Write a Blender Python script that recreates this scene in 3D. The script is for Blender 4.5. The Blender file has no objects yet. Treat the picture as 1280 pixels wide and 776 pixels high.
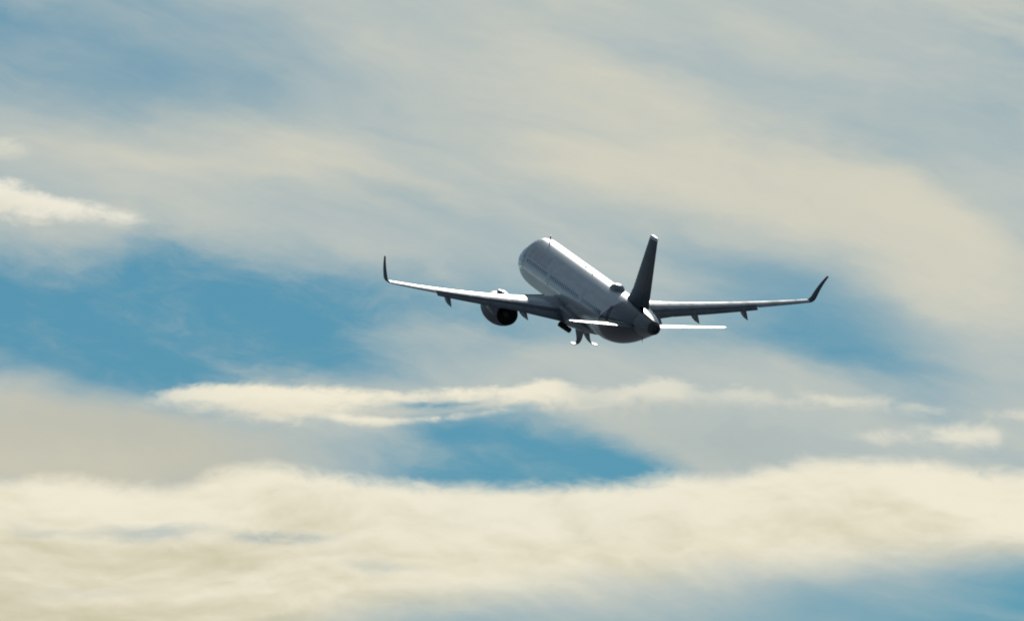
import bpy, bmesh, math
import numpy as np
from mathutils import Matrix, Vector, Euler

scene = bpy.context.scene
col = scene.collection
rad = math.radians

# ------------------------------------------------------------------ camera
CAM_EL = 8.0                                   # the lens looks up at 8 degrees
cam_data = bpy.data.cameras.new('camera')
cam_data.sensor_width = 36.0
cam_data.lens = 400.0
cam_data.clip_start = 1.0
cam_data.clip_end = 50000.0
cam = bpy.data.objects.new('camera', cam_data)
col.objects.link(cam)
cam.location = (0, 0, 1.7)
cam.rotation_euler = (rad(90 + CAM_EL), 0, 0)
scene.camera = cam

# attitude of the airliner: yaw, pitch, roll against the line of sight, then its offset from the camera
YAW, PITCH, ROLL = -0.2126, 0.1566, 0.0439
OFFSET = Vector((6.816, -0.544, 889.86))       # right, down, forward of the point 25 m behind the nose
e = rad(CAM_EL)
VIEW = Matrix(((1, 0, 0), (0, math.sin(e), math.cos(e)), (0, -math.cos(e), math.sin(e))))   # columns right, down, forward
def rot_plane():
    B = Matrix(((0, 1, 0), (0, 0, -1), (-1, 0, 0)))
    cy, sy, cp, sp, cr, sr = math.cos(YAW), math.sin(YAW), math.cos(PITCH), math.sin(PITCH), math.cos(ROLL), math.sin(ROLL)
    Ry = Matrix(((cy, 0, sy), (0, 1, 0), (-sy, 0, cy)))
    Rx = Matrix(((1, 0, 0), (0, cp, -sp), (0, sp, cp)))
    Rz = Matrix(((cr, -sr, 0), (sr, cr, 0), (0, 0, 1)))
    return VIEW @ (Ry @ Rx @ Rz @ B)
R_PLANE = rot_plane()
P_PLANE = Vector((0, 0, 1.7)) + VIEW @ OFFSET - R_PLANE @ Vector((25, 0, 0))

# ------------------------------------------------------------------ sun
SUN_DIR = (R_PLANE @ Vector((-0.961, 0.236, 0.147))).normalized()   # ahead of the airliner, above and to its right
SUN_EL = math.asin(SUN_DIR.z)
SUN_AZ = math.atan2(SUN_DIR.x, SUN_DIR.y)
sun_data = bpy.data.lights.new('sun', 'SUN')
sun_data.energy = 4.6
sun_data.angle = rad(0.5)
sun_data.color = (1.0, 0.95, 0.86)
sun = bpy.data.objects.new('sun', sun_data)
col.objects.link(sun)
sun.rotation_euler = SUN_DIR.to_track_quat('Z', 'Y').to_euler()

scene.view_settings.view_transform = 'Standard'
scene.view_settings.look = 'None'
scene.view_settings.exposure = 0.0
scene.view_settings.gamma = 1.0
scene.view_settings.use_curve_mapping = False
scene.cycles.filter_width = 1.9
scene.cycles.max_bounces = 6
scene.cycles.sample_clamp_direct = 6.0
scene.cycles.sample_clamp_indirect = 3.0

# ------------------------------------------------------------------ world: physical sky with cloud layers
world = bpy.data.worlds.new('World')
scene.world = world
world.use_nodes = True
NT = world.node_tree
NT.nodes.clear()
STRENGTH = 0.05

def lin(r, g, b):
    f = lambda c: (c / 255 / 12.92) if c / 255 <= 0.04045 else ((c / 255 + 0.055) / 1.055) ** 2.4
    return (f(r), f(g), f(b))
def cloud_rgb(r, g, b):
    return tuple(c / STRENGTH for c in lin(r, g, b)) + (1.0,)
def put(sock, val):
    if isinstance(val, bpy.types.NodeSocket): NT.links.new(val, sock)
    else: sock.default_value = val
def M(op, a, b=0.0, c=0.0, clamp=False):
    n = NT.nodes.new('ShaderNodeMath'); n.operation = op; n.use_clamp = clamp
    put(n.inputs[0], a); put(n.inputs[1], b)
    if op in ('MULTIPLY_ADD', 'SMOOTH_MIN', 'SMOOTH_MAX'): put(n.inputs[2], c)
    return n.outputs[0]
add = lambda a, b: M('ADD', a, b)
sub = lambda a, b: M('SUBTRACT', a, b)
mul = lambda a, b: M('MULTIPLY', a, b)
mad = lambda a, b, c: M('MULTIPLY_ADD', a, b, c)
def smooth(x, lo, hi, a=0.0, b=1.0):
    n = NT.nodes.new('ShaderNodeMapRange'); n.interpolation_type = 'SMOOTHSTEP'; n.clamp = True
    put(n.inputs['Value'], x); put(n.inputs['From Min'], lo); put(n.inputs['From Max'], hi)
    put(n.inputs['To Min'], a); put(n.inputs['To Max'], b)
    return n.outputs['Result']
def vec(x, y, z=0.0):
    n = NT.nodes.new('ShaderNodeCombineXYZ')
    put(n.inputs[0], x); put(n.inputs[1], y); put(n.inputs[2], z)
    return n.outputs[0]
def noise(v, scale, detail=4.0, rough=0.55, dist=0.0):
    n = NT.nodes.new('ShaderNodeTexNoise'); n.noise_dimensions = '3D'
    put(n.inputs['Vector'], v); n.inputs['Scale'].default_value = scale
    n.inputs['Detail'].default_value = detail; n.inputs['Roughness'].default_value = rough
    n.inputs['Distortion'].default_value = dist
    return n.outputs['Fac']
def cn(*a, **k):                                # noise centred on zero
    return sub(noise(*a, **k), 0.5)
def mix(f, a, b):
    n = NT.nodes.new('ShaderNodeMix'); n.data_type = 'RGBA'; n.clamp_factor = True
    put(n.inputs[0], f); put(n.inputs[6], a); put(n.inputs[7], b)
    return n.outputs[2]
def curve(x, pts, x0=-9.0, x1=9.0, y0=-8.0, y1=8.0):   # a smooth profile y(x) through points
    n = NT.nodes.new('ShaderNodeFloatCurve')
    put(n.inputs['Value'], M('DIVIDE', sub(x, x0), x1 - x0, clamp=True))
    cm = n.mapping; c = cm.curves[0]
    q = [((px - x0) / (x1 - x0), (py - y0) / (y1 - y0)) for px, py in pts]
    if q[0][0] > 0: q.insert(0, (0.0, q[0][1]))
    if q[-1][0] < 1: q.append((1.0, q[-1][1]))
    c.points[0].location = q[0]; c.points[1].location = q[-1]
    for p in q[1:-1]: c.points.new(*p)
    for p in c.points: p.handle_type = 'AUTO'
    cm.update()
    return mad(n.outputs[0], y1 - y0, y0)
def blob(p, cx, cy, rx, ry, ang=0.0, inner=0.0):       # soft ellipse, 1 in the middle
    n = NT.nodes.new('ShaderNodeMapping'); n.vector_type = 'TEXTURE'
    put(n.inputs['Vector'], p)
    n.inputs['Location'].default_value = (cx, cy, 0); n.inputs['Rotation'].default_value = (0, 0, rad(ang))
    n.inputs['Scale'].default_value = (rx, ry, 1)
    l = NT.nodes.new('ShaderNodeVectorMath'); l.operation = 'LENGTH'
    NT.links.new(n.outputs[0], l.inputs[0])
    return smooth(l.outputs['Value'], inner, 1.0, 1.0, 0.0)
def total(*xs):
    s = xs[0]
    for x in xs[1:]: s = add(s, x)
    return s

tc = NT.nodes.new('ShaderNodeTexCoord')
sx = NT.nodes.new('ShaderNodeSeparateXYZ'); NT.links.new(tc.outputs['Generated'], sx.inputs[0])
DX, DY, DZ = sx.outputs
# compass bearing and height above the horizon, counted in cells of 0.403 degrees from bearing 0, height 8 degrees
CELL = rad(0.403)
u = M('DIVIDE', M('ARCTAN2', DX, DY), CELL)
v = M('DIVIDE', sub(M('ARCSINE', DZ), e), CELL)

sky = NT.nodes.new('ShaderNodeTexSky'); sky.sky_type = 'NISHITA'
sky.sun_disc = False
sky.sun_elevation = SUN_EL
sky.sun_rotation = SUN_AZ
sky.altitude = 0; sky.air_density = 1.0; sky.dust_density = 0.3; sky.ozone_density = 2.5

def add_clouds(base):
    # slow drift of the coordinates so that no edge is drawn clean
    w1 = cn(vec(mul(u, .22), mul(v, .5), 3.1), 1.0, 3, .5)
    w2 = cn(vec(mul(u, .22), mul(v, .5), 9.7), 1.0, 3, .5)
    f1 = cn(vec(mul(u, .8), mul(v, 1.9), 1.3), 1.0, 6, .6)
    f2 = cn(vec(mul(u, .8), mul(v, 1.9), 6.2), 1.0, 6, .6)
    uu = total(u, mul(w1, 1.6), mul(f1, .5))
    vv = total(v, mul(w2, .9), mul(f2, .35))
    p = vec(uu, vv)
    ud = add(mul(uu, .95), mul(vv, -.30)); vd = add(mul(uu, .30), mul(vv, .95))   # along the veil's slant
    g1 = cn(vec(mul(uu, 2.1), mul(vv, 4.6), 2.7), 1.0, 6, .6, .5)
    g2 = cn(vec(mul(uu, 5.0), mul(vv, 9.0), 7.7), 1.0, 5, .6, .6)
    streak = cn(vec(mul(ud, .16), mul(vd, .75), 2.0), 1.0, 6, .55, .3)
    fine = cn(vec(mul(ud, .5), mul(vd, 1.5), 5.0), 1.0, 6, .62, .4)

    # --- high thin veil: everywhere, with holes where the blue shows
    holes = total(
        mul(blob(p, -5.0, 3.2, 4.0, 1.7, -8), .54),
        mul(blob(p, -4.4, 2.7, 2.6, .75, -10), .14),
        mul(blob(p, -3.0, 2.75, 1.3, .6, -25), .16),
        mul(blob(p, 6.0, 2.35, 2.6, .8, -20), .18),
        mul(blob(p, 4.6, 1.9, 1.6, .5, -20), .18),
        mul(blob(p, -1.5, 1.45, 1.3, .35, -20), .25),
        mul(blob(p, 3.0, .45, 3.2, .75, -17), .45), mul(blob(p, 2.6, -.45, 2.0, .5, -10), .14), mul(blob(p, -5.8, .9, 1.6, .4, 0), .12),
        mul(blob(p, 4.2, -.35, 2.7, .75, -17), .52),
        mul(blob(p, -.8, -1.5, 1.1, .28, -3), .5), mul(blob(p, 1.6, -2.0, 1.1, .16, -8), .35))
    lb_top = curve(uu, [(-9, 1.3), (-6.4, .75), (-5.2, .75), (-4.5, 1.05), (-3.4, .75), (-1.6, .5), (-.2, .45), (1, .2), (2.4, .1), (4, -.4), (6, -1.2)])
    lb_bot = curve(uu, [(-9, -1.2), (-6.4, -.8), (-4.8, -.95), (-2.2, -.95), (-.5, -.75), (1.2, -.3), (2.5, -.45), (4.2, -.95), (6, -1.6)])
    lb_str = curve(uu, [(-9, .7), (-5, .95), (-2.2, .92), (-.8, .62), (.4, .48), (1.6, .4), (2.8, .5), (4.5, .55), (5.8, .2), (7, 0)], y0=0, y1=1)
    lb = mul(mul(smooth(sub(lb_top, vv), -.42, .62), smooth(sub(vv, lb_bot), -.35, .4)), lb_str)
    midhole_top = curve(uu, [(-9, -1.9), (-2.2, -1.5), (-1.2, -1.30), (-.4, -1.34), (.5, -1.38), (1.2, -1.56), (1.8, -1.76), (2.3, -1.95), (2.7, -2.15), (4, -2.5)])
    midhole_str = curve(uu, [(-9, 0), (-3.2, 0), (-2.3, .16), (-1.5, .42), (-.8, .7), (-.3, .84), (1, .88), (1.8, .82), (2.3, .6), (3.0, .12), (4, 0)], y0=0, y1=1)
    midhole = mul(mul(smooth(sub(midhole_top, vv), -.18, .32), smooth(vv, -3.0, -2.6)), midhole_str)
    low = mul(smooth(sub(curve(uu, [(-9, -4.6), (-4, -4.1), (-1.5, -3.72), (1.6, -3.38), (4, -3.1), (6.4, -2.95), (9, -3)]), vv), -.15, .6), .46)
    around = smooth(add(M('ABSOLUTE', u), mul(M('ABSOLUTE', v), 1.3)), 9.0, 14.0)      # away from this patch of sky
    away = mul(around, smooth(streak, -.10, .12, .95, 0.3))
    blue = total(1.0, mul(streak, -.9), mul(g1, -.5), mul(fine, -.7))
    va = total(.93, mul(streak, .6), mul(fine, .19), mul(g1, .06), mul(g2, .02), mul(holes, -.95), mul(mul(mul(lb, blue), smooth(blob(p, -.9, -.55, 1.9, .65, -8), 0.0, .8, 1.0, .42)), -1.05), mul(mul(midhole, blue), -1.0), mul(low, -1.0), mul(away, -1.0))
    va = smooth(va, -.08, 1.12, 0.02, .96)
    warm = total(
        mul(blob(p, 2.2, 1.75, 4.8, 1.1, -12), .9), mul(blob(p, 5.3, .7, 2.8, 1.1, -25), .9), mul(blob(p, .8, 3.3, 3.0, 1.0, -25), .3),
        mul(blob(p, -3.8, 1.9, 4.5, .8, -10), .5), mul(blob(p, -5.8, -1.5, 2.4, .9, 0), .55), mul(blob(p, 1.5, -1.6, 3, .6, -10), .35),
        mul(streak, 1.6), mul(fine, .6), mul(g1, .12))
    veil = mix(smooth(warm, -.35, .95), cloud_rgb(182, 192, 190), cloud_rgb(217, 212, 193))
    tan = mul(total(blob(p, -5.2, -1.65, 4.2, 1.0, -6), mul(fine, .5)), .9)
    veil = mix(smooth(tan, 0.0, .8), veil, cloud_rgb(204, 198, 178))
    veil = mix(mul(blob(p, 2.6, -1.75, 2.6, .6, -8), .5), veil, cloud_rgb(168, 180, 178))
    c = mix(va, base, veil)

    # --- relief for the thick, sunlit layers: how much thinner the cloud gets towards the sun
    qv = lambda du, dv, fu, fv, z: vec(mul(add(uu, du), fu), mul(add(vv, dv), fv), z)
    relief = sub(noise(qv(0, 0, .45, 1.25, 4.0), 1.0, 5, .5, .15), noise(qv(.1, .26, .45, 1.25, 4.0), 1.0, 5, .5, .15))
    relief2 = sub(noise(qv(0, 0, 1.5, 3.6, 6.0), 1.0, 5, .55, .3), noise(qv(.03, .09, 1.5, 3.6, 6.0), 1.0, 5, .55, .3))
    body = cn(vec(mul(uu, .3), mul(vv, 1.0), 8.0), 1.0, 5, .55, .3)

    side = smooth(total(uu, mul(vv, 1.0)), -4.0, -10.5)
    def bank(c, top, bot, strength, st, sb, hi, lo, rough=.35, grain=.22, fall=.8, base_=.95, rel=1.2, dark=.45, edge=1.0, tear=.3, left=0.0):
        n = total(mul(fine, rough), mul(body, grain), mul(g1, tear), mul(g2, tear * .35))
        t = total(curve(u, top), mul(f2, .12), mul(body, .10), mul(g1, .13 * edge), mul(g2, .06 * edge), mul(v, -1.0))
        b = total(v, mul(curve(u, bot), -1.0), mul(w2, .5))
        a = mul(mul(smooth(add(t, mul(n, .5)), -st * .35, st), smooth(add(b, n), -sb, sb)), curve(u, strength, y0=0, y1=1))
        shade = total(base_, mul(relief, rel), mul(relief2, rel * .4), mul(body, .7), mul(g1, .18), mul(side, left), mul(smooth(t, 0.0, fall), -dark))
        return mix(a, c, mix(smooth(shade, 0.0, 1.0), lo, hi))

    HI, LO = cloud_rgb(242, 235, 213), cloud_rgb(206, 202, 183)
    # small streaks, upper left
    c = bank(c, [(-9, 1.9), (-6.4, 1.62), (-5.8, 1.47), (-5.2, 1.33), (-4.7, 1.2), (-4, 1.1)], [(-9, 1.4), (-6.4, 1.16), (-5.6, 1.15), (-4.9, 1.13), (-4, 1.1)],
             [(-9, .9), (-6.2, .9), (-5.2, .85), (-4.8, .65), (-4.3, 0), (9, 0)], .14, .14, cloud_rgb(243, 237, 220), LO, .2, .1, .6, 1, 1.2, .3, .8, .4)
    c = bank(c, [(-9, 2.2), (-6.3, 2.12), (-6, 2.05)], [(-9, 1.9), (-6, 1.98)], [(-9, .4), (-6.4, .4), (-5.9, 0), (9, 0)], .15, .15, HI, LO)
    # long lens-shaped streak under the airliner and its torn right end
    c = bank(c, [(-9, -1.1), (-4.9, -1.1), (-4.2, -.94), (-3.7, -.9), (-2.6, -.97), (-1.7, -1.0), (-.9, -.98), (0, -.92), (.5, -.82), (.85, -.92), (1.2, -.95), (1.9, -.82), (2.4, -.95), (3.0, -.95), (3.6, -1.08), (9, -1.2)],
             [(-9, -1.1), (-4.8, -1.1), (-3.6, -1.22), (-2.9, -1.34), (-2.2, -1.26), (-1.7, -1.16), (-.7, -1.12), (0, -1.17), (.4, -1.2), (1, -1.25), (2, -1.2), (3, -1.25), (9, -1.3)],
             [(-9, 0), (-5.2, 0), (-4.5, .55), (-3.9, .9), (-3, .97), (-.5, .95), (.5, .88), (1.1, .42), (1.7, .6), (2.1, .55), (2.5, .3), (2.9, .42), (3.3, .2), (3.7, 0), (9, 0)], .10, .14, HI, LO, .22, .12, .4, 1.05, 1.1, .4, .6, .32)
    gap = mul(total(blob(p, -1.05, -1.22, .85, .10, 3), mul(blob(p, -.2, -1.36, .9, .12, 0), .7)), smooth(total(g1, mul(fine, .5)), -.30, .05))
    c = mix(mul(gap, .85), c, base)
    c = bank(c, [(-9, -1.3), (-2.6, -1.26), (-1.6, -1.33), (-.6, -1.27), (0, -1.22), (.6, -1.2)], [(-9, -1.4), (-2.4, -1.36), (-1.7, -1.43), (-.8, -1.36), (0, -1.3), (.6, -1.3)],
             [(-9, 0), (-2.6, 0), (-2.1, .8), (-1.2, .85), (-.5, .7), (.3, .2), (.8, 0), (9, 0)], .06, .07, HI, LO, .12, .08, .8, 1.05, 1, .2, .3, .15)
    c = bank(c, [(3.0, -1.12), (3.8, -1.05), (4.4, -1.08), (5, -1.16), (5.5, -1.22), (9, -1.25)], [(3, -1.2), (4, -1.2), (5, -1.26), (5.5, -1.27), (9, -1.3)],
             [(-9, 0), (3.1, 0), (3.7, .6), (4.3, .55), (4.8, .35), (5.2, .75), (5.5, .3), (5.7, 0), (6, .4), (6.4, .5), (9, .5)], .12, .12, HI, LO, .2, .1, .8, 1, 1, .3, .6, .3)
    c = bank(c, [(4.2, -1.54), (5, -1.47), (5.8, -1.42), (6.1, -1.42), (6.3, -1.5), (9, -1.5)], [(4.2, -1.65), (5, -1.6), (6, -1.64), (6.3, -1.55), (9, -1.5)],
             [(-9, 0), (3.9, 0), (4.5, .5), (5.0, .62), (5.8, .75), (6.1, .6), (6.4, 0), (9, 0)], .16, .14, HI, LO, .2, .1, .5, 1.0, 1.1, .4, .6, .3)
    c = bank(c, [(-9, -1.6), (-6, -1.6), (-5, -1.62), (-4, -1.7)], [(-9, -2), (9, -2)], [(-9, .25), (-4.5, .2), (-3.6, 0), (9, 0)], .4, .3, cloud_rgb(215, 208, 185), LO)
    # broad sunlit bank along the bottom
    c = bank(c, [(-9, -2.2), (-7.2, -2.05), (-6.4, -2.1), (-5.6, -2.06), (-4.9, -2.16), (-4.2, -2.15), (-3.7, -1.98), (-3.1, -1.88), (-2.4, -1.98), (-1.6, -2.08), (-.7, -2.14), (.5, -2.12), (1.4, -2.12),
                 (2.0, -2.02), (2.6, -2.06), (3.2, -1.92), (3.9, -1.84), (4.7, -1.82), (5.5, -1.86), (6.0, -1.96), (6.6, -1.98), (7.5, -1.9), (9, -2.1)],
             [(-9, -4.5), (-4, -4.25), (-2, -3.78), (-.5, -3.56), (.6, -3.4), (2.6, -3.17), (4.5, -3.05), (6.4, -2.95), (9, -2.9)],
             [(-9, .95), (9, .95)], .2, .32, HI, cloud_rgb(204, 197, 167), .2, .2, 1.3, 1.0, 1.15, .42, .9, .15, -.24)
    # slits in the bank where the bluish shade behind it shows
    slit = total(mul(blob(p, -3.1, -2.72, 1.1, .17, -2), .8), mul(blob(p, -4.7, -2.62, 1.1, .17, 2), .55), mul(blob(p, -5.9, -2.66, .6, .15, 0), .3),
                 mul(blob(p, -1.7, -3.2, .7, .14, -3), .35), mul(blob(p, -5.4, -3.5, 1.0, .12, 2), .2))
    slit = mul(slit, smooth(total(g1, mul(fine, .6)), -.35, .12))
    c = mix(slit, c, cloud_rgb(142, 166, 176))
    # dim haze that thickens towards the horizon
    c = mix(smooth(v, -4.6, -10.0, 0.0, .85), c, cloud_rgb(118, 130, 138))
    return c

tint = NT.nodes.new('ShaderNodeMix'); tint.data_type = 'RGBA'; tint.blend_type = 'MULTIPLY'; tint.inputs[0].default_value = 1.0
NT.links.new(sky.outputs[0], tint.inputs[6]); tint.inputs[7].default_value = (0.185, 0.53, 0.72, 1)
SKY_COLOUR = add_clouds(tint.outputs[2])
horizon = smooth(DZ, -0.02, 0.01)
# clouds and sky are brightest towards the sun and dim away from it
dotn = NT.nodes.new('ShaderNodeVectorMath'); dotn.operation = 'DOT_PRODUCT'
NT.links.new(tc.outputs['Generated'], dotn.inputs[0]); dotn.inputs[1].default_value = SUN_DIR
phase = smooth(dotn.outputs['Value'], .05, .955, 0.0, 1.0)
ph = NT.nodes.new('ShaderNodeVectorMath'); ph.operation = 'SCALE'
ph.operation = 'MULTIPLY'; NT.links.new(SKY_COLOUR, ph.inputs[0]); NT.links.new(mix(phase, (.235, .325, .40, 1), (1, 1, 1, 1)), ph.inputs[1])
final = mix(horizon, tuple(c / STRENGTH for c in (0.070, 0.080, 0.090)) + (1,), ph.outputs[0])
bg = NT.nodes.new('ShaderNodeBackground'); bg.inputs['Strength'].default_value = STRENGTH
NT.links.new(final, bg.inputs['Color'])
out = NT.nodes.new('ShaderNodeOutputWorld')
NT.links.new(bg.outputs[0], out.inputs['Surface'])

# ------------------------------------------------------------------ materials
def material(name, base, rough=0.35, metallic=0.0, coat=0.0, vary=0.0, vscale=1.5, spec=0.5):
    m = bpy.data.materials.new(name); m.use_nodes = True
    nt = m.node_tree; b = nt.nodes['Principled BSDF']
    b.inputs['Base Color'].default_value = (*base, 1); b.inputs['Roughness'].default_value = rough
    b.inputs['Metallic'].default_value = metallic
    b.inputs['Specular IOR Level'].default_value = spec
    b.inputs['Coat Weight'].default_value = coat; b.inputs['Coat Roughness'].default_value = 0.12
    if vary:
        t = nt.nodes.new('ShaderNodeTexCoord'); mp = nt.nodes.new('ShaderNodeMapping')
        mp.inputs['Scale'].default_value = (.35, 1.2, 1.2)
        n = nt.nodes.new('ShaderNodeTexNoise'); n.inputs['Scale'].default_value = vscale; n.inputs['Detail'].default_value = 5
        r = nt.nodes.new('ShaderNodeMapRange'); r.inputs['From Min'].default_value = .3; r.inputs['From Max'].default_value = .7
        r.inputs['To Min'].default_value = 1 - vary; r.inputs['To Max'].default_value = 1 + vary * .4
        x = nt.nodes.new('ShaderNodeMix'); x.data_type = 'RGBA'; x.blend_type = 'MULTIPLY'; x.inputs[0].default_value = 1
        x.inputs[6].default_value = (*base, 1)
        nt.links.new(t.outputs['Object'], mp.inputs[0]); nt.links.new(mp.outputs[0], n.inputs['Vector'])
        nt.links.new(n.outputs['Fac'], r.inputs[0]); nt.links.new(r.outputs[0], x.inputs[7])
        nt.links.new(x.outputs[2], b.inputs['Base Color'])
        q = nt.nodes.new('ShaderNodeMapRange'); q.inputs['To Min'].default_value = rough * .8; q.inputs['To Max'].default_value = rough * 1.25
        nt.links.new(n.outputs['Fac'], q.inputs[0]); nt.links.new(q.outputs[0], b.inputs['Roughness'])
    return m
WHITE = (.72, .72, .71)
BLUE = (.030, .036, .062)
MAT = dict(
    wing=material('wing_grey_paint', (.40, .44, .48), .12, 0, 0, .25, spec=.35),
    flap=material('flap_grey_paint', (.20, .21, .24), .35, 0, 0, .25, spec=.3),
    slat=material('pale_slat_paint', (.70, .71, .72), .30, 0, 0, .1),
    white=material('white_paint', WHITE, .22, 0, 0, .08),
    dome=material('dome_grey_paint', (.36, .37, .38), .24),
    grey=material('light_grey_paint', (.42, .43, .45), .105, 0, 0, .2, spec=.3),
    blue=material('dark_blue_paint_and_shade', BLUE, .30, 0, 0, .2, spec=.06),
    nacelle=material('nacelle_paint', (.17, .17, .19), .5, 0, 0, .2, spec=.25),
    hot=material('sooty_exhaust_metal', (.11, .105, .105), .55, .4, 0, .3),
    dark=material('dark_duct', (.05, .05, .055), .6),
    lip=material('polished_lip', (.45, .45, .46), .4, .8),
    glass=material('cabin_glass', (.02, .025, .03), .06),
    tyre=material('tyre_rubber', (.022, .022, .024), .75),
    steel=material('gear_steel', (.42, .43, .44), .35, .7),
    door=material('gear_door_paint', (.26, .26, .27), .5, 0, 0, .2, spec=.2))

def fuselage_material():
    m = bpy.data.materials.new('fuselage_paint'); m.use_nodes = True
    nt = m.node_tree; b = nt.nodes['Principled BSDF']
    b.inputs['Roughness'].default_value = .22; b.inputs['Coat Weight'].default_value = .4; b.inputs['Coat Roughness'].default_value = .11
    N = nt.nodes.new; L = nt.links.new
    t = N('ShaderNodeTexCoord'); s = N('ShaderNodeSeparateXYZ'); L(t.outputs['Object'], s.inputs[0])
    def ma(op, a, b_=0.0, c=0.0, clamp=False):
        n = N('ShaderNodeMath'); n.operation = op; n.use_clamp = clamp
        for i, w in enumerate((a, b_, c)):
            if i == 2 and op != 'MULTIPLY_ADD': break
            if isinstance(w, bpy.types.NodeSocket): L(w, n.inputs[i])
            else: n.inputs[i].default_value = w
        return n.outputs[0]
    def step(x, lo, hi, a=0.0, b_=1.0):
        n = N('ShaderNodeMapRange'); n.interpolation_type = 'SMOOTHSTEP'
        L(x, n.inputs[0]); n.inputs[1].default_value = lo; n.inputs[2].default_value = hi; n.inputs[3].default_value = a; n.inputs[4].default_value = b_
        return n.outputs[0]
    def mixc(f, a, b_):
        n = N('ShaderNodeMix'); n.data_type = 'RGBA'; L(f, n.inputs[0])
        for i, w in ((6, a), (7, b_)):
            if isinstance(w, bpy.types.NodeSocket): L(w, n.inputs[i])
            else: n.inputs[i].default_value = (*w, 1)
        return n.outputs[2]
    X, Y, Z = s.outputs
    nz = N('ShaderNodeTexNoise'); nz.inputs['Scale'].default_value = 1.2; nz.inputs['Detail'].default_value = 5
    mp = N('ShaderNodeMapping'); mp.inputs['Scale'].default_value = (.25, 1.5, 1.5); L(t.outputs['Object'], mp.inputs[0]); L(mp.outputs[0], nz.inputs['Vector'])
    # grey belly paint below, white above; dark blue rear with a slanted border; plain grey tail cone
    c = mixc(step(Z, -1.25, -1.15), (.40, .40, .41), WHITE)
    # weathered lettering far up front, too oblique to read: a faint darker band of upright strokes
    wv = N('ShaderNodeTexNoise'); wv.inputs['Scale'].default_value = 2.6; wv.inputs['Detail'].default_value = 2
    m2 = N('ShaderNodeMapping'); m2.inputs['Scale'].default_value = (1, 0, .12); L(t.outputs['Object'], m2.inputs[0]); L(m2.outputs[0], wv.inputs['Vector'])
    txt = ma('MULTIPLY', ma('MULTIPLY', step(X, 6.3, 6.6), step(X, 13.2, 13.5, 1, 0)), ma('MULTIPLY', step(Z, .78, .86), step(Z, 1.58, 1.66, 1, 0)))
    txt = ma('MULTIPLY', txt, step(wv.outputs['Fac'], .30, .62, .25, .55))
    c = mixc(txt, c, (.10, .10, .12))
    border = ma('MULTIPLY_ADD', step(Z, -.4, 2.0), 3.1, 33.0)
    c = mixc(step(ma('SUBTRACT', X, border), -.06, .06), c, BLUE)
    cone = ma('MULTIPLY_ADD', Z, -.25, 41.75)
    c = mixc(step(ma('SUBTRACT', X, cone), -.05, .05), c, (.24, .25, .27))
    # grime: lengthwise streaks
    g = N('ShaderNodeMix'); g.data_type = 'RGBA'; g.blend_type = 'MULTIPLY'; g.inputs[0].default_value = 1
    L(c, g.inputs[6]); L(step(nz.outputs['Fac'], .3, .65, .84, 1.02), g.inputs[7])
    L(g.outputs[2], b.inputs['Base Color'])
    L(step(ma('SUBTRACT', X, border), -.06, .06, .5, .1), b.inputs['Specular IOR Level'])
    return m
MAT['fuselage'] = fuselage_material()

# ------------------------------------------------------------------ mesh helpers (airliner frame: x aft of the nose, y to starboard, z up)
def link(name, bm, mat, parent, smooth_=True, sharp=35):
    bmesh.ops.recalc_face_normals(bm, faces=bm.faces)
    me = bpy.data.meshes.new(name); bm.to_mesh(me); bm.free()
    for m in (mat if isinstance(mat, (list, tuple)) else [mat]): me.materials.append(m)
    if smooth_:
        me.polygons.foreach_set('use_smooth', [True] * len(me.polygons))
        me.set_sharp_from_angle(angle=rad(sharp))
    o = bpy.data.objects.new(name, me); col.objects.link(o); o.parent = parent
    return o
def loft(bm, rings, closed=True, cap0=True, cap1=True, mat_index=0):
    V = [[bm.verts.new(p) for p in r] for r in rings]
    n = len(V[0])
    for a, b in zip(V, V[1:]):
        for i in range(n if closed else n - 1):
            f = bm.faces.new((a[i], a[(i + 1) % n], b[(i + 1) % n], b[i])); f.material_index = mat_index
    if closed and cap0: bm.faces.new(V[0])
    if closed and cap1: bm.faces.new(V[-1])
    return V
def catmull(pts, per):
    P = np.array(pts, float); P = np.vstack([2 * P[0] - P[1], P, 2 * P[-1] - P[-2]]); o = []
    for i in range(1, len(P) - 2):
        for k in range(per):
            t = k / per
            o.append(.5 * (2 * P[i] + (P[i + 1] - P[i - 1]) * t + (2 * P[i - 1] - 5 * P[i] + 4 * P[i + 1] - P[i + 2]) * t * t + (3 * P[i] - P[i - 1] - 3 * P[i + 1] + P[i + 2]) * t ** 3))
    o.append(P[-2]); return np.array(o)
def box(bm, c, s, rot=None):
    M_ = Matrix.Translation(c) @ (rot.to_4x4() if rot else Matrix()) @ Matrix.Diagonal((*s, 1))
    return bmesh.ops.create_cube(bm, size=1, matrix=M_)['verts']
def tube(bm, a, b, r0, r1=None, n=12):
    a, b = Vector(a), Vector(b); r1 = r0 if r1 is None else r1
    q = (b - a).to_track_quat('Z', 'Y')
    ring = lambda c, r: [c + q @ Vector((r * math.cos(k * math.tau / n), r * math.sin(k * math.tau / n), 0)) for k in range(n)]
    loft(bm, [ring(a, r0), ring(b, r1)])
def lathe(bm, prof, axis0, n=40, mat_index=0, squash=1.0):   # prof: (x, r) along the aft axis through axis0
    x0, y0, z0 = axis0
    rings = [[(x0 + x, y0 + r * math.cos(k * math.tau / n), z0 + squash * r * math.sin(k * math.tau / n)) for k in range(n)] for x, r in prof]
    return loft(bm, rings, True, False, False, mat_index)
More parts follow.
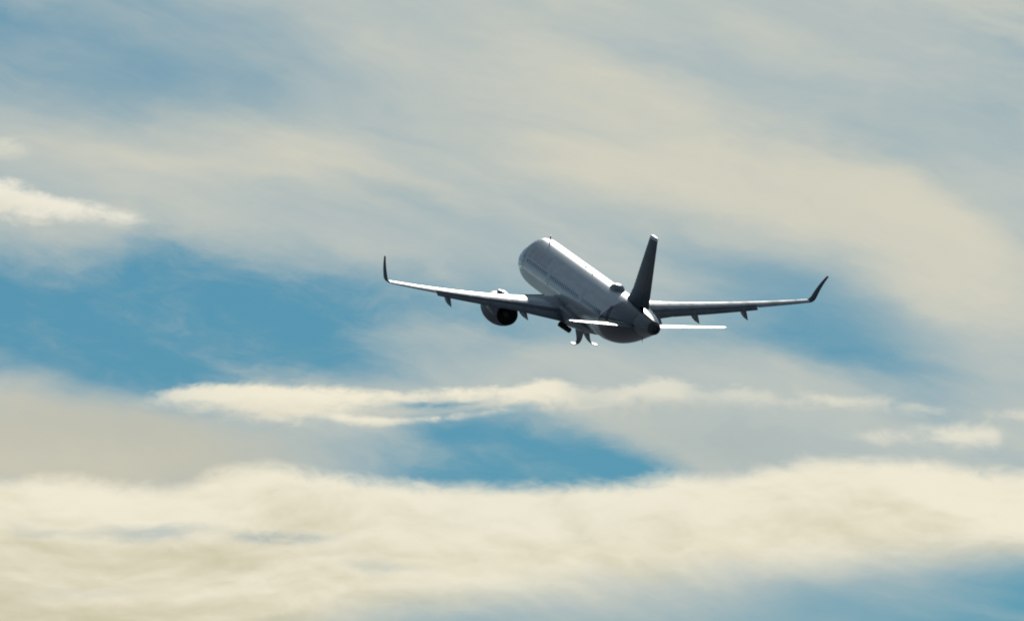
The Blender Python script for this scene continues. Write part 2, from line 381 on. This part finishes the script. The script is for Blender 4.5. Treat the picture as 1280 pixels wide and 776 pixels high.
def foil(tc, camber=.022, x0=0.0, x1=1.0, n=14):       # closed airfoil outline from x0 to x1 of the chord
    s = [x0 + (x1 - x0) * (.5 - .5 * math.cos(math.pi * k / n)) for k in range(n + 1)]
    th = lambda x: 5 * tc * (.2969 * math.sqrt(max(x, 0)) - .126 * x - .3516 * x * x + .2843 * x ** 3 - .1028 * x ** 4)
    cb = lambda x: camber * 4 * (x ** 1.25) * (1 - x ** 2) * .8
    up = [(x, cb(x) + th(x)) for x in s]; lo = [(x, cb(x) - th(x)) for x in s]
    return list(reversed(up)) + lo[1 if x0 == 0 else 0:]
def section(y, xle, chord, z, tc, twist=0.0, x0=0.0, x1=1.0, cant=0.0, camber=.022, n=14):
    # cant turns the thickness direction from up towards inboard (for the upturned tips)
    s = 1 if y >= 0 else -1; ct, st = math.cos(rad(twist)), math.sin(rad(twist)); o = []
    for x, t in foil(tc, camber, x0, x1, n):
        X = xle + chord * (.25 + (x - .25) * ct + t * st); T = chord * (t * ct - (x - .25) * st)
        o.append((X, y - s * T * math.sin(cant), z + T * math.cos(cant)))
    return o

# ------------------------------------------------------------------ the airliner
jet = bpy.data.objects.new('airliner', None)
col.objects.link(jet)
jet.empty_display_size = 5
jet.matrix_world = Matrix.Translation(P_PLANE) @ R_PLANE.to_4x4()
jet['label'] = 'white twin-engine airliner with dark blue tail climbing away below streaky clouds, its wheels folding up'
jet['category'] = 'airliner'

# fuselage: x, centre height, half width, half height
FUS = [(0.0, -.62, .02, .02), (.08, -.61, .26, .25), (.3, -.58, .52, .50), (.7, -.53, .80, .78), (1.2, -.46, 1.06, 1.03), (1.8, -.37, 1.31, 1.29), (2.5, -.25, 1.54, 1.57), (3.3, -.14, 1.73, 1.82), (4.3, -.05, 1.88, 1.99), (5.4, 0, 1.955, 2.06), (6.5, 0, 1.975, 2.07),
       (12, 0, 1.975, 2.07), (18, 0, 1.975, 2.07), (24, 0, 1.975, 2.07), (29.5, 0, 1.975, 2.07), (31.5, .03, 1.96, 2.03), (33.5, .13, 1.90, 1.92), (35.5, .30, 1.78, 1.74), (37.5, .50, 1.59, 1.50), (39.5, .71, 1.33, 1.22), (41.3, .88, 1.05, .95), (42.6, .98, .80, .74), (43.5, 1.03, .61, .58), (44.2, 1.06, .44, .43)]
FUS = [(x - .6 * max(0, 1 - x / 12), a, b, c_) for x, a, b, c_ in FUS]
FD = catmull(FUS, 5)
def brow(x, th):                                # the flattened flanks of the windshield above the round nose
    k = max(0.0, 1 - ((x - 2.5) / 2.3) ** 2)
    return 1 - .11 * k * max(0, math.sin(th)) ** .6 * math.sin(2 * th) ** 2
def fus(x, th, off=0.0):                        # point on the skin; th counts from starboard over the top
    zc, ry, rz = [float(np.interp(x, FD[:, 0], FD[:, k])) for k in (1, 2, 3)]
    q = brow(x, th)
    return Vector((x, (ry * q + off) * math.cos(th), zc + (rz * q + off) * math.sin(th)))
def skin_patch(bm, x0, x1, t0, t1, off=.012, nx=6, nt=6, rnd=.25):   # thin raised panel that follows the skin, with rounded corners
    g = []
    for i in range(nx + 1):
        r = []
        for j in range(nt + 1):
            a, b = 2 * i / nx - 1, 2 * j / nt - 1
            k = 1 - rnd * (a * b) ** 2 * .8
            r.append(bm.verts.new(fus((x0 + x1) / 2 + a * k * (x1 - x0) / 2, (t0 + t1) / 2 + b * k * (t1 - t0) / 2, off)))
        g.append(r)
    fs = [bm.faces.new((g[i][j], g[i + 1][j], g[i + 1][j + 1], g[i][j + 1])) for i in range(nx) for j in range(nt)]
    ex = bmesh.ops.extrude_face_region(bm, geom=fs)
    for w in [q for q in ex['geom'] if isinstance(q, bmesh.types.BMVert)]:
        c = w.co.copy(); zc = float(np.interp(c.x, FD[:, 0], FD[:, 1]))
        d = Vector((0, c.y, c.z - zc)).normalized(); w.co = c - d * (off + .02)

bm = bmesh.new(); NS = 72
rings = [[fus(x, k * math.tau / NS) for k in range(NS)] for x, zc, ry, rz in FD]
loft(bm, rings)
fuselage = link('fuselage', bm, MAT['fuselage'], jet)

# wing-to-body fairing under the belly
bm = bmesh.new(); rings = []
for x, w, dpt, top in [(13.4, .5, .05, -1.9), (14.4, 1.45, .22, -1.6), (15.6, 2.05, .42, -1.25), (17, 2.30, .50, -.95), (19, 2.42, .46, -.9), (21.5, 2.42, .38, -.95), (23.5, 2.30, .27, -1.05), (25, 2.05, .19, -1.25), (26.5, 1.65, .11, -1.55), (28, .6, .02, -1.95)]:
    r = []; zb = -2.07 - dpt
    for k in range(29):
        a = math.pi + math.pi * k / 28
        cx, sz = math.cos(a), math.sin(a)
        r.append((x, w * math.copysign(abs(cx) ** .55, cx), top + (zb - top) * abs(sz) ** .55))
    rings.append(r)
loft(bm, rings)
link('belly_fairing', bm, MAT['grey'], jet)

# exhaust of the auxiliary power unit at the very end
bm = bmesh.new()
lathe(bm, [(-.16, .48), (-.15, .515), (0, .455), (.35, .33), (.36, .27), (.1, .25), (-.2, .24)], (44.2, 0, 1.06), 36)
link('exhaust_cone', bm, MAT['hot'], fuselage)

# cockpit panes, doors and cabin windows
for s in (1, -1):
    A = (lambda d: rad(d)) if s == 1 else (lambda d: math.pi - rad(d))
    for x0, x1, t0, t1 in ((1.75, 2.35, 52, 80), (2.1, 2.85, 33, 50), (2.75, 3.45, 28, 41)):
        bm = bmesh.new(); skin_patch(bm, x0, x1, A(t0), A(t1), .012, rnd=.3)
        link('cockpit_window', bm, MAT['glass'], fuselage)
    for x0, x1 in ((5.0, 5.82), (35.2, 35.95)):
        bm = bmesh.new(); skin_patch(bm, x0, x1, A(-14), A(40), .008)
        cd = link('cabin_door', bm, MAT['white'] if x0 < 20 else MAT['blue'], fuselage)
        bm = bmesh.new(); skin_patch(bm, x0 + .3, x0 + .5, A(16), A(23), .014, 4, 4)
        link('door_window', bm, MAT['glass'], cd)
    for x0 in (14.6, 26.4):
        bm = bmesh.new(); skin_patch(bm, x0, x0 + .72, A(-12), A(38), .008)
        link('exit_door', bm, MAT['white'], fuselage)
    first = None
    for k in range(46):
        x = 7.0 + k * .585
        if abs(x - 14.96) < .5 or abs(x - 26.76) < .5: continue
        if first is None:
            bm = bmesh.new(); skin_patch(bm, x - .12, x + .12, A(10), A(20), .008, 4, 4, .3)
            first = link('cabin_window', bm, MAT['glass'], fuselage); fx = x
        else:
            w = first.copy(); col.objects.link(w); w.location.x = x - fx

# aerials, beacon, satellite dome
def blade(name, x, th, h, c, mat, sweep=.25):
    bm = bmesh.new(); base = fus(x, th, -.05); n = (fus(x, th, 1) - fus(x, th, 0)).normalized()
    rr = []
    for k, (hh, cc) in enumerate(((0, c), (h * .6, c * .75), (h, c * .45))):
        o = base + n * hh + Vector((sweep * hh, 0, 0)); t = n.cross(Vector((1, 0, 0))).normalized()
        rr.append([o + Vector((cc * a, 0, 0)) + t * (cc * .11 * b) for a, b in ((-.5, 0), (-.2, 1), (.2, .8), (.5, 0), (.2, -.8), (-.2, -1))])
    loft(bm, rr); return link(name, bm, mat, fuselage)
blade('antenna', 6.1, math.pi / 2, .52, .46, MAT['dark'])
blade('antenna', 22.0, math.pi / 2, .30, .35, MAT['grey'])
blade('antenna', 11.0, -math.pi / 2, .40, .40, MAT['dark'])
blade('drain_mast', 40.4, -math.pi / 2, .34, .22, MAT['dark'], .6)
bm = bmesh.new(); rings = []
for k in range(15):
    t = k / 14; x = 29.7 + 2.5 * t; w = max(.02, (math.sin(math.pi * t ** .8)) ** .5)
    r = []
    for j in range(24):
        a = j * math.tau / 24; ca, sa = math.cos(a), math.sin(a)
        r.append((x, .56 * w * math.copysign(abs(ca) ** .7, ca), 1.93 + (.52 * w * abs(sa) ** .8 if sa > 0 else -.20 * w * abs(sa))))
    rings.append(r)
loft(bm, rings); link('satellite_dome', bm, MAT['dome'], fuselage)
bm = bmesh.new(); bmesh.ops.create_uvsphere(bm, u_segments=12, v_segments=8, radius=.1, matrix=Matrix.Translation((19.5, 0, 2.09)))
link('beacon', bm, MAT['steel'], fuselage)

# ---- wings
def wing_z(y): return -1.22 + (y - 1.97) * math.tan(rad(5.1)) + .78 * (max(0, y - 2) / 14.6) ** 2
TIP_Y = 16.8
def wing_at(y):                                 # leading edge x, chord, height, thickness, twist (degrees nose up)
    if y < 6.4:
        k = (y - 1.97) / (6.4 - 1.97); xl = 15.95 + k * (18.5 - 15.95); te = 22.9 + k * (22.9 - 22.9)
        tc, tw = .148 - .025 * max(k, -.2), 3.2 - 2.2 * k
    else:
        k = (y - 6.4) / (TIP_Y - 6.4); xl = 18.5 + k * (24.1 - 18.5); te = 22.9 + k * (25.7 - 22.9)
        tc, tw = .123 - .018 * k, 1.0 - 1.6 * k
    return xl, te - xl, wing_z(y), tc, tw
FLAP_END = 12.9
CUT = .80
def make_wing(s):
    bm = bmesh.new()
    ys = [0.6, 1.4, 1.97, 3, 4.2, 5.3, 6.4, 7.5, 9, 10.5, 11.8, FLAP_END]
    def sec(y, x1):
        xl, c, z, tc, tw = wing_at(y); return section(s * y, xl, c, z, tc, tw, x1=x1)
    loft(bm, [sec(y, CUT) for y in ys])
    loft(bm, [sec(y, 1.0) for y in (FLAP_END + .004, 13.8, 15, 16, TIP_Y)])
    w = link('wing', bm, MAT['wing'], jet)
    # upturned tip
    xl, c, z, tc, tw = wing_at(TIP_Y)
    a0 = math.atan(math.tan(rad(5.1)) + .78 * 2 / 14.6); a1 = rad(74)
    rings = []; y, zz = TIP_Y, z; L = 0.0; ns = 22; R_ = 0.6; arc = R_ * (a1 - a0); span = arc + 1.95
    for k in range(ns + 1):
        d = span * k / ns; ds = d - L
        a = a0 + (a1 - a0) * min(1, d / arc)
        if k: y += ds * math.cos(a); zz += ds * math.sin(a)
        L = d; t = d / span
        ch = c * (1 - .10 * min(1, t / .3)) * (1 - .62 * max(0, (t - .3) / .7))
        xle = xl + .35 * d + .62 * d * t
        rings.append(section(s * y, xle, ch, zz, tc * .92, -.6, cant=a - a0 * 0, camber=.006))
    bm = bmesh.new(); loft(bm, rings); link('winglet', bm, MAT['blue'], w)  # the tail's dark blue here puts the winglets' shaded look into their colour
    # flaps, run out and turned down
    def flap_sec(y, droop, aft, down, fc=.27):
        xl, c, z, tc, tw = wing_at(y); cc = fc * c
        X = xl + c * (CUT - .05) + aft * c; Z = z - c * (CUT - .25) * math.sin(rad(tw)) - down * c
        return section(s * y, X, cc, Z, .13, -droop * -1 if False else droop, camber=.03, n=8)
    for name, rng in (('inboard_flap', (2.15, 3.2, 4.3, 5.3, 6.41)), ('outboard_flap', (6.43, 7.5, 9, 10.5, 11.8, FLAP_END - .03))):
        bm = bmesh.new(); loft(bm, [flap_sec(y, 17, .02, .010) for y in rng]); link(name, bm, MAT['flap'], w)
    # slats along the leading edge, slightly lowered
    for rng in ((2.6, 3.6, 4.9), (6.5, 7.6, 8.7), (8.76, 9.8, 10.9), (10.96, 12, 13.1), (13.16, 14.5, 16.2)):
        rr = []
        for y in rng:
            xl, c, z, tc, tw = wing_at(y)
            up = [(x, t) for x, t in foil(tc * 1.04, .022, 0, .13, 8)]
            ins = [(x + .018 * (1 - x / .13), t * (.72 + .22 * x / .13)) for x, t in foil(tc, .022, 0, .13, 8)]
            pts = up + list(reversed(ins)); ct, st = math.cos(rad(tw - 3)), math.sin(rad(tw - 3))
            rr.append([(xl - .035 * c + c * (x * ct + t * st), s * y, z + .25 * c * math.sin(rad(tw)) - .004 * c + c * (t * ct - x * st) - .0 * c) for x, t in pts])
        bm = bmesh.new(); loft(bm, rr); link('slat', bm, MAT['slat'], w)
    # ailerons and spoilers: thin raised panels lying on the skin
    def top_pt(y, f, off):
        xl, c, z, tc, tw = wing_at(y); th = 5 * tc * (.2969 * math.sqrt(f) - .126 * f - .3516 * f * f + .2843 * f ** 3 - .1028 * f ** 4)
        t = th + .022 * 4 * f ** 1.25 * (1 - f * f) * .8; ct, st = math.cos(rad(tw)), math.sin(rad(tw))
        return Vector((xl + c * (.25 + (f - .25) * ct + t * st), s * y, z + c * (t * ct - (f - .25) * st) + off))
    def top_panel(name, y0, y1, f0, f1, mat, off=.014, th=.03):
        bm = bmesh.new(); a = []
        for i in range(5):
            y = y0 + (y1 - y0) * i / 4
            q = [top_pt(y, f0 + (f1 - f0) * j / 3, off) for j in range(4)]
            a.append(q + [p - Vector((0, 0, th)) for p in reversed(q)])
        loft(bm, a); return link(name, bm, mat, w, sharp=25)
    for y0, y1 in ((3.4, 6.2), (6.6, 8.1), (8.15, 9.65), (9.7, 11.2), (11.25, 12.8)):
        top_panel('spoiler', y0, y1, .66, .795, MAT['wing'])
    top_panel('aileron', 13.1, 16.0, .76, .985, MAT['wing'], .01, .02)
    # canoe fairings over the flap tracks
    for y, tail, big in ((5.4, 1.45, 1.0), (8.25, 1.4, 1.0), (11.9, 1.3, .9)):
        xl, c, z, tc, tw = wing_at(y)
        x0 = xl + .48 * c; x1 = xl + c + tail * .95; rr = []
        for k in range(13):
            t = k / 12; r = max(.012, min(1, (t + .05) * 2.6) ** .6 * min(1, (1 - t) * 2.1) ** .9)
            x = x0 + (x1 - x0) * t; zc = z - .20 - .06 * c * .5 - .05 * t - .78 * max(0, t - .4) ** 1.2
            hw, hh = .19 * big * r, .40 * big * r
            rr.append([(x, s * y + hw * math.cos(j * math.tau / 14), zc + hh * math.sin(j * math.tau / 14)) for j in range(14)])
        bm = bmesh.new(); loft(bm, rr); link('flap_fairing', bm, MAT['flap'], w)
    bm = bmesh.new(); bmesh.ops.create_uvsphere(bm, u_segments=10, v_segments=6, radius=.07, matrix=Matrix.Translation((wing_at(TIP_Y)[0] + .1, s * TIP_Y, wing_z(TIP_Y))))
    link('navigation_light', bm, MAT['glass'], w)
    return w
for s in (-1, 1): make_wing(s)

# ---- engines: long nacelles on pylons
def make_engine(s):
    c = (13.1, s * 5.75, -2.22)
    prof = [(.55, .80), (.25, .86), (.06, .93), (0, .99), (.05, 1.06), (.3, 1.14), (.9, 1.22), (1.7, 1.26), (2.5, 1.25), (3.3, 1.18), (4.1, 1.06), (4.8, .92), (5.1, .86), (5.1, .835), (4.6, .86), (3.6, .86), (3.0, .84)]
    bm = bmesh.new(); lathe(bm, prof, c, 48); eng = link('engine', bm, MAT['nacelle'], jet, sharp=40)
    bm = bmesh.new(); lathe(bm, [(.5, .81), (.25, .862), (.05, .935), (-.012, .99), (.045, 1.066), (.16, 1.112)], c, 48); link('intake_lip', bm, MAT['lip'], eng)
    bm = bmesh.new(); lathe(bm, [(.62, .02), (.75, .18), (.95, .27), (1.0, .80)], c, 32); link('fan', bm, MAT['dark'], eng)
    bm = bmesh.new(); lathe(bm, [(4.2, .858), (4.22, .5), (4.22, .02)], c, 40); link('duct_bulkhead', bm, MAT['dark'], eng)
    bm = bmesh.new(); lathe(bm, [(4.21, .44), (4.5, .36), (4.9, .16), (5.0, .02)], c, 24); link('exhaust_plug', bm, MAT['hot'], eng)
    rr = []
    for x, zt, zb, w in ((13.9, -1.02, -1.5, .05), (14.6, -.78, -1.5, .17), (15.8, -.66, -1.6, .22), (17.3, -.62, -1.5, .22), (18.6, -.95, -1.55, .20), (20.0, -1.0, -1.45, .14), (21.0, -1.02, -1.2, .04)):
        rr.append([(x, c[1] - w, zb), (x, c[1] - w * .9, (zt + zb) / 2), (x, c[1] - w * .6, zt), (x, c[1] + w * .6, zt), (x, c[1] + w * .9, (zt + zb) / 2), (x, c[1] + w, zb)])
    bm = bmesh.new(); loft(bm, rr); link('pylon', bm, MAT['nacelle'], eng, sharp=50)
for s in (-1, 1): make_engine(s)

# ---- tail
bm = bmesh.new()
def fin_sec(z, x0, x1, tc, a=0.0, b=1.0):
    return [(x0 + (x1 - x0) * x, t * (x1 - x0), z) for x, t in foil(tc, 0.0, a, b, 12)]
FIN = [(1.2, 34.2, 41.75, .05), (1.95, 34.4, 41.8, .072), (2.12, 34.9, 41.82, .085), (2.5, 35.75, 41.9, .098), (3.1, 36.5, 42.02, .1), (4.2, 37.5, 42.27, .1), (5.6, 38.75, 42.58, .1), (7.0, 40.0, 42.9, .1), (7.6, 40.53, 43.03, .1), (7.74, 40.75, 43.05, .095)]
loft(bm, [fin_sec(*f_, 0, .70) for f_ in FIN])
fin = link('tail_fin', bm, MAT['blue'], jet)
bm = bmesh.new(); loft(bm, [fin_sec(*f_, .706, 1.0) for f_ in FIN[2:]]); link('rudder', bm, MAT['blue'], fin)
bm = bmesh.new(); loft(bm, [fin_sec(7.62, 40.53, 43.06, .108), fin_sec(7.78, 40.72, 43.08, .108), fin_sec(7.85, 40.9, 43.06, .10), fin_sec(7.87, 41.1, 43.0, .07)]); link('fin_tip_cap', bm, MAT['white'], fin)
def make_stab(s):
    rows = [(.45, 37.85, 3.95, .42), (1.1, 38.25, 3.62, .49), (2.5, 39.07, 2.97, .64), (4.5, 40.24, 2.05, .85), (5.95, 41.06, 1.41, 1.0), (6.18, 41.25, 1.22, 1.02)]
    g = lambda y, xl, c, z, a, b: section(s * y, xl, c, z, .08, -6.3, a, b, 0, 0.0)
    bm = bmesh.new(); loft(bm, [g(*r, 0, .70) for r in rows]); st = link('tailplane', bm, MAT['grey'], jet)
    bm = bmesh.new(); loft(bm, [g(*r, .712, 1.0) for r in rows[1:-1]]); link('elevator', bm, MAT['grey'], st)
for s in (-1, 1): make_stab(s)

# ---- main landing gear folding away, its doors hanging open
def make_gear(s):
    hinge = Vector((21.6, s * 3.75, -1.35)); ang = rad(30)
    d = Vector((0, -s * math.cos(ang), -math.sin(ang))); ax = Vector((0, -s * math.sin(ang), math.cos(ang)))
    hub = hinge + d * 2.25 + Vector((0, s * -.2, .38))
    bm = bmesh.new(); tube(bm, hinge, hub, .15, .12); tube(bm, hub - ax * .5, hub + ax * .5, .08)
    tube(bm, hinge + d * .9 + Vector((.0, 0, 0)), Vector((21.2, s * 2.0, -1.6)), .06)
    leg = link('main_gear_leg', bm, MAT['steel'], jet)
    for k in (-.46, .46):
        q = ax.to_track_quat('Z', 'Y'); c = hub + ax * k; rr = []
        for h, r in ((-.2, .40), (-.21, .50), (-.16, .565), (-.08, .59), (.08, .59), (.16, .565), (.21, .50), (.2, .40)):
            rr.append([c + ax * h + q @ Vector((r * math.cos(j * math.tau / 28), r * math.sin(j * math.tau / 28), 0)) for j in range(28)])
        bm = bmesh.new(); loft(bm, rr, True, False, False); tyre = link('wheel', bm, MAT['tyre'], leg)
        bm = bmesh.new(); loft(bm, [[c + ax * h + q @ Vector((r * math.cos(j * math.tau / 20), r * math.sin(j * math.tau / 20), 0)) for j in range(20)] for h, r in ((-.17, .40), (-.1, .2), (.1, .2), (.17, .40))]); link('rim', bm, MAT['steel'], tyre)
    # the door: hinged near the keel, its curled outer edge now at the bottom
    prof = [(.20, -2.30), (.21, -2.8), (.26, -3.25), (.38, -3.62), (.60, -3.84), (1.0, -3.90)]
    P = catmull(prof, 4); rr = []
    nrm = []
    for i in range(len(P)):
        t = P[min(i + 1, len(P) - 1)] - P[max(i - 1, 0)]; t = t / np.hypot(*t); nrm.append((-t[1], t[0]))
    for k in range(7):                          # the curled lower edge is much shorter than the hinge
        f = [(18.5 + 1.95 * max(0, min(1, (-2.9 - b) / .9)) ** 1.3) * (1 - k / 6) + 21.3 * k / 6 for a, b in P]
        rr.append([(x_, s * a, b) for x_, (a, b) in zip(f, P)] + [(x_, s * (a + .07 * n_[0]), b + .07 * n_[1]) for x_, (a, b), n_ in reversed(list(zip(f, P, nrm)))])
    bm = bmesh.new(); loft(bm, rr); dr = link('gear_door', bm, MAT['door'], jet)
    for x in (19.65, 20.85):
        bm = bmesh.new(); tube(bm, (x, s * .30, -2.75), (x, s * .75, -2.35), .035); link('door_rod', bm, MAT['steel'], dr)
for s in (-1, 1): make_gear(s)
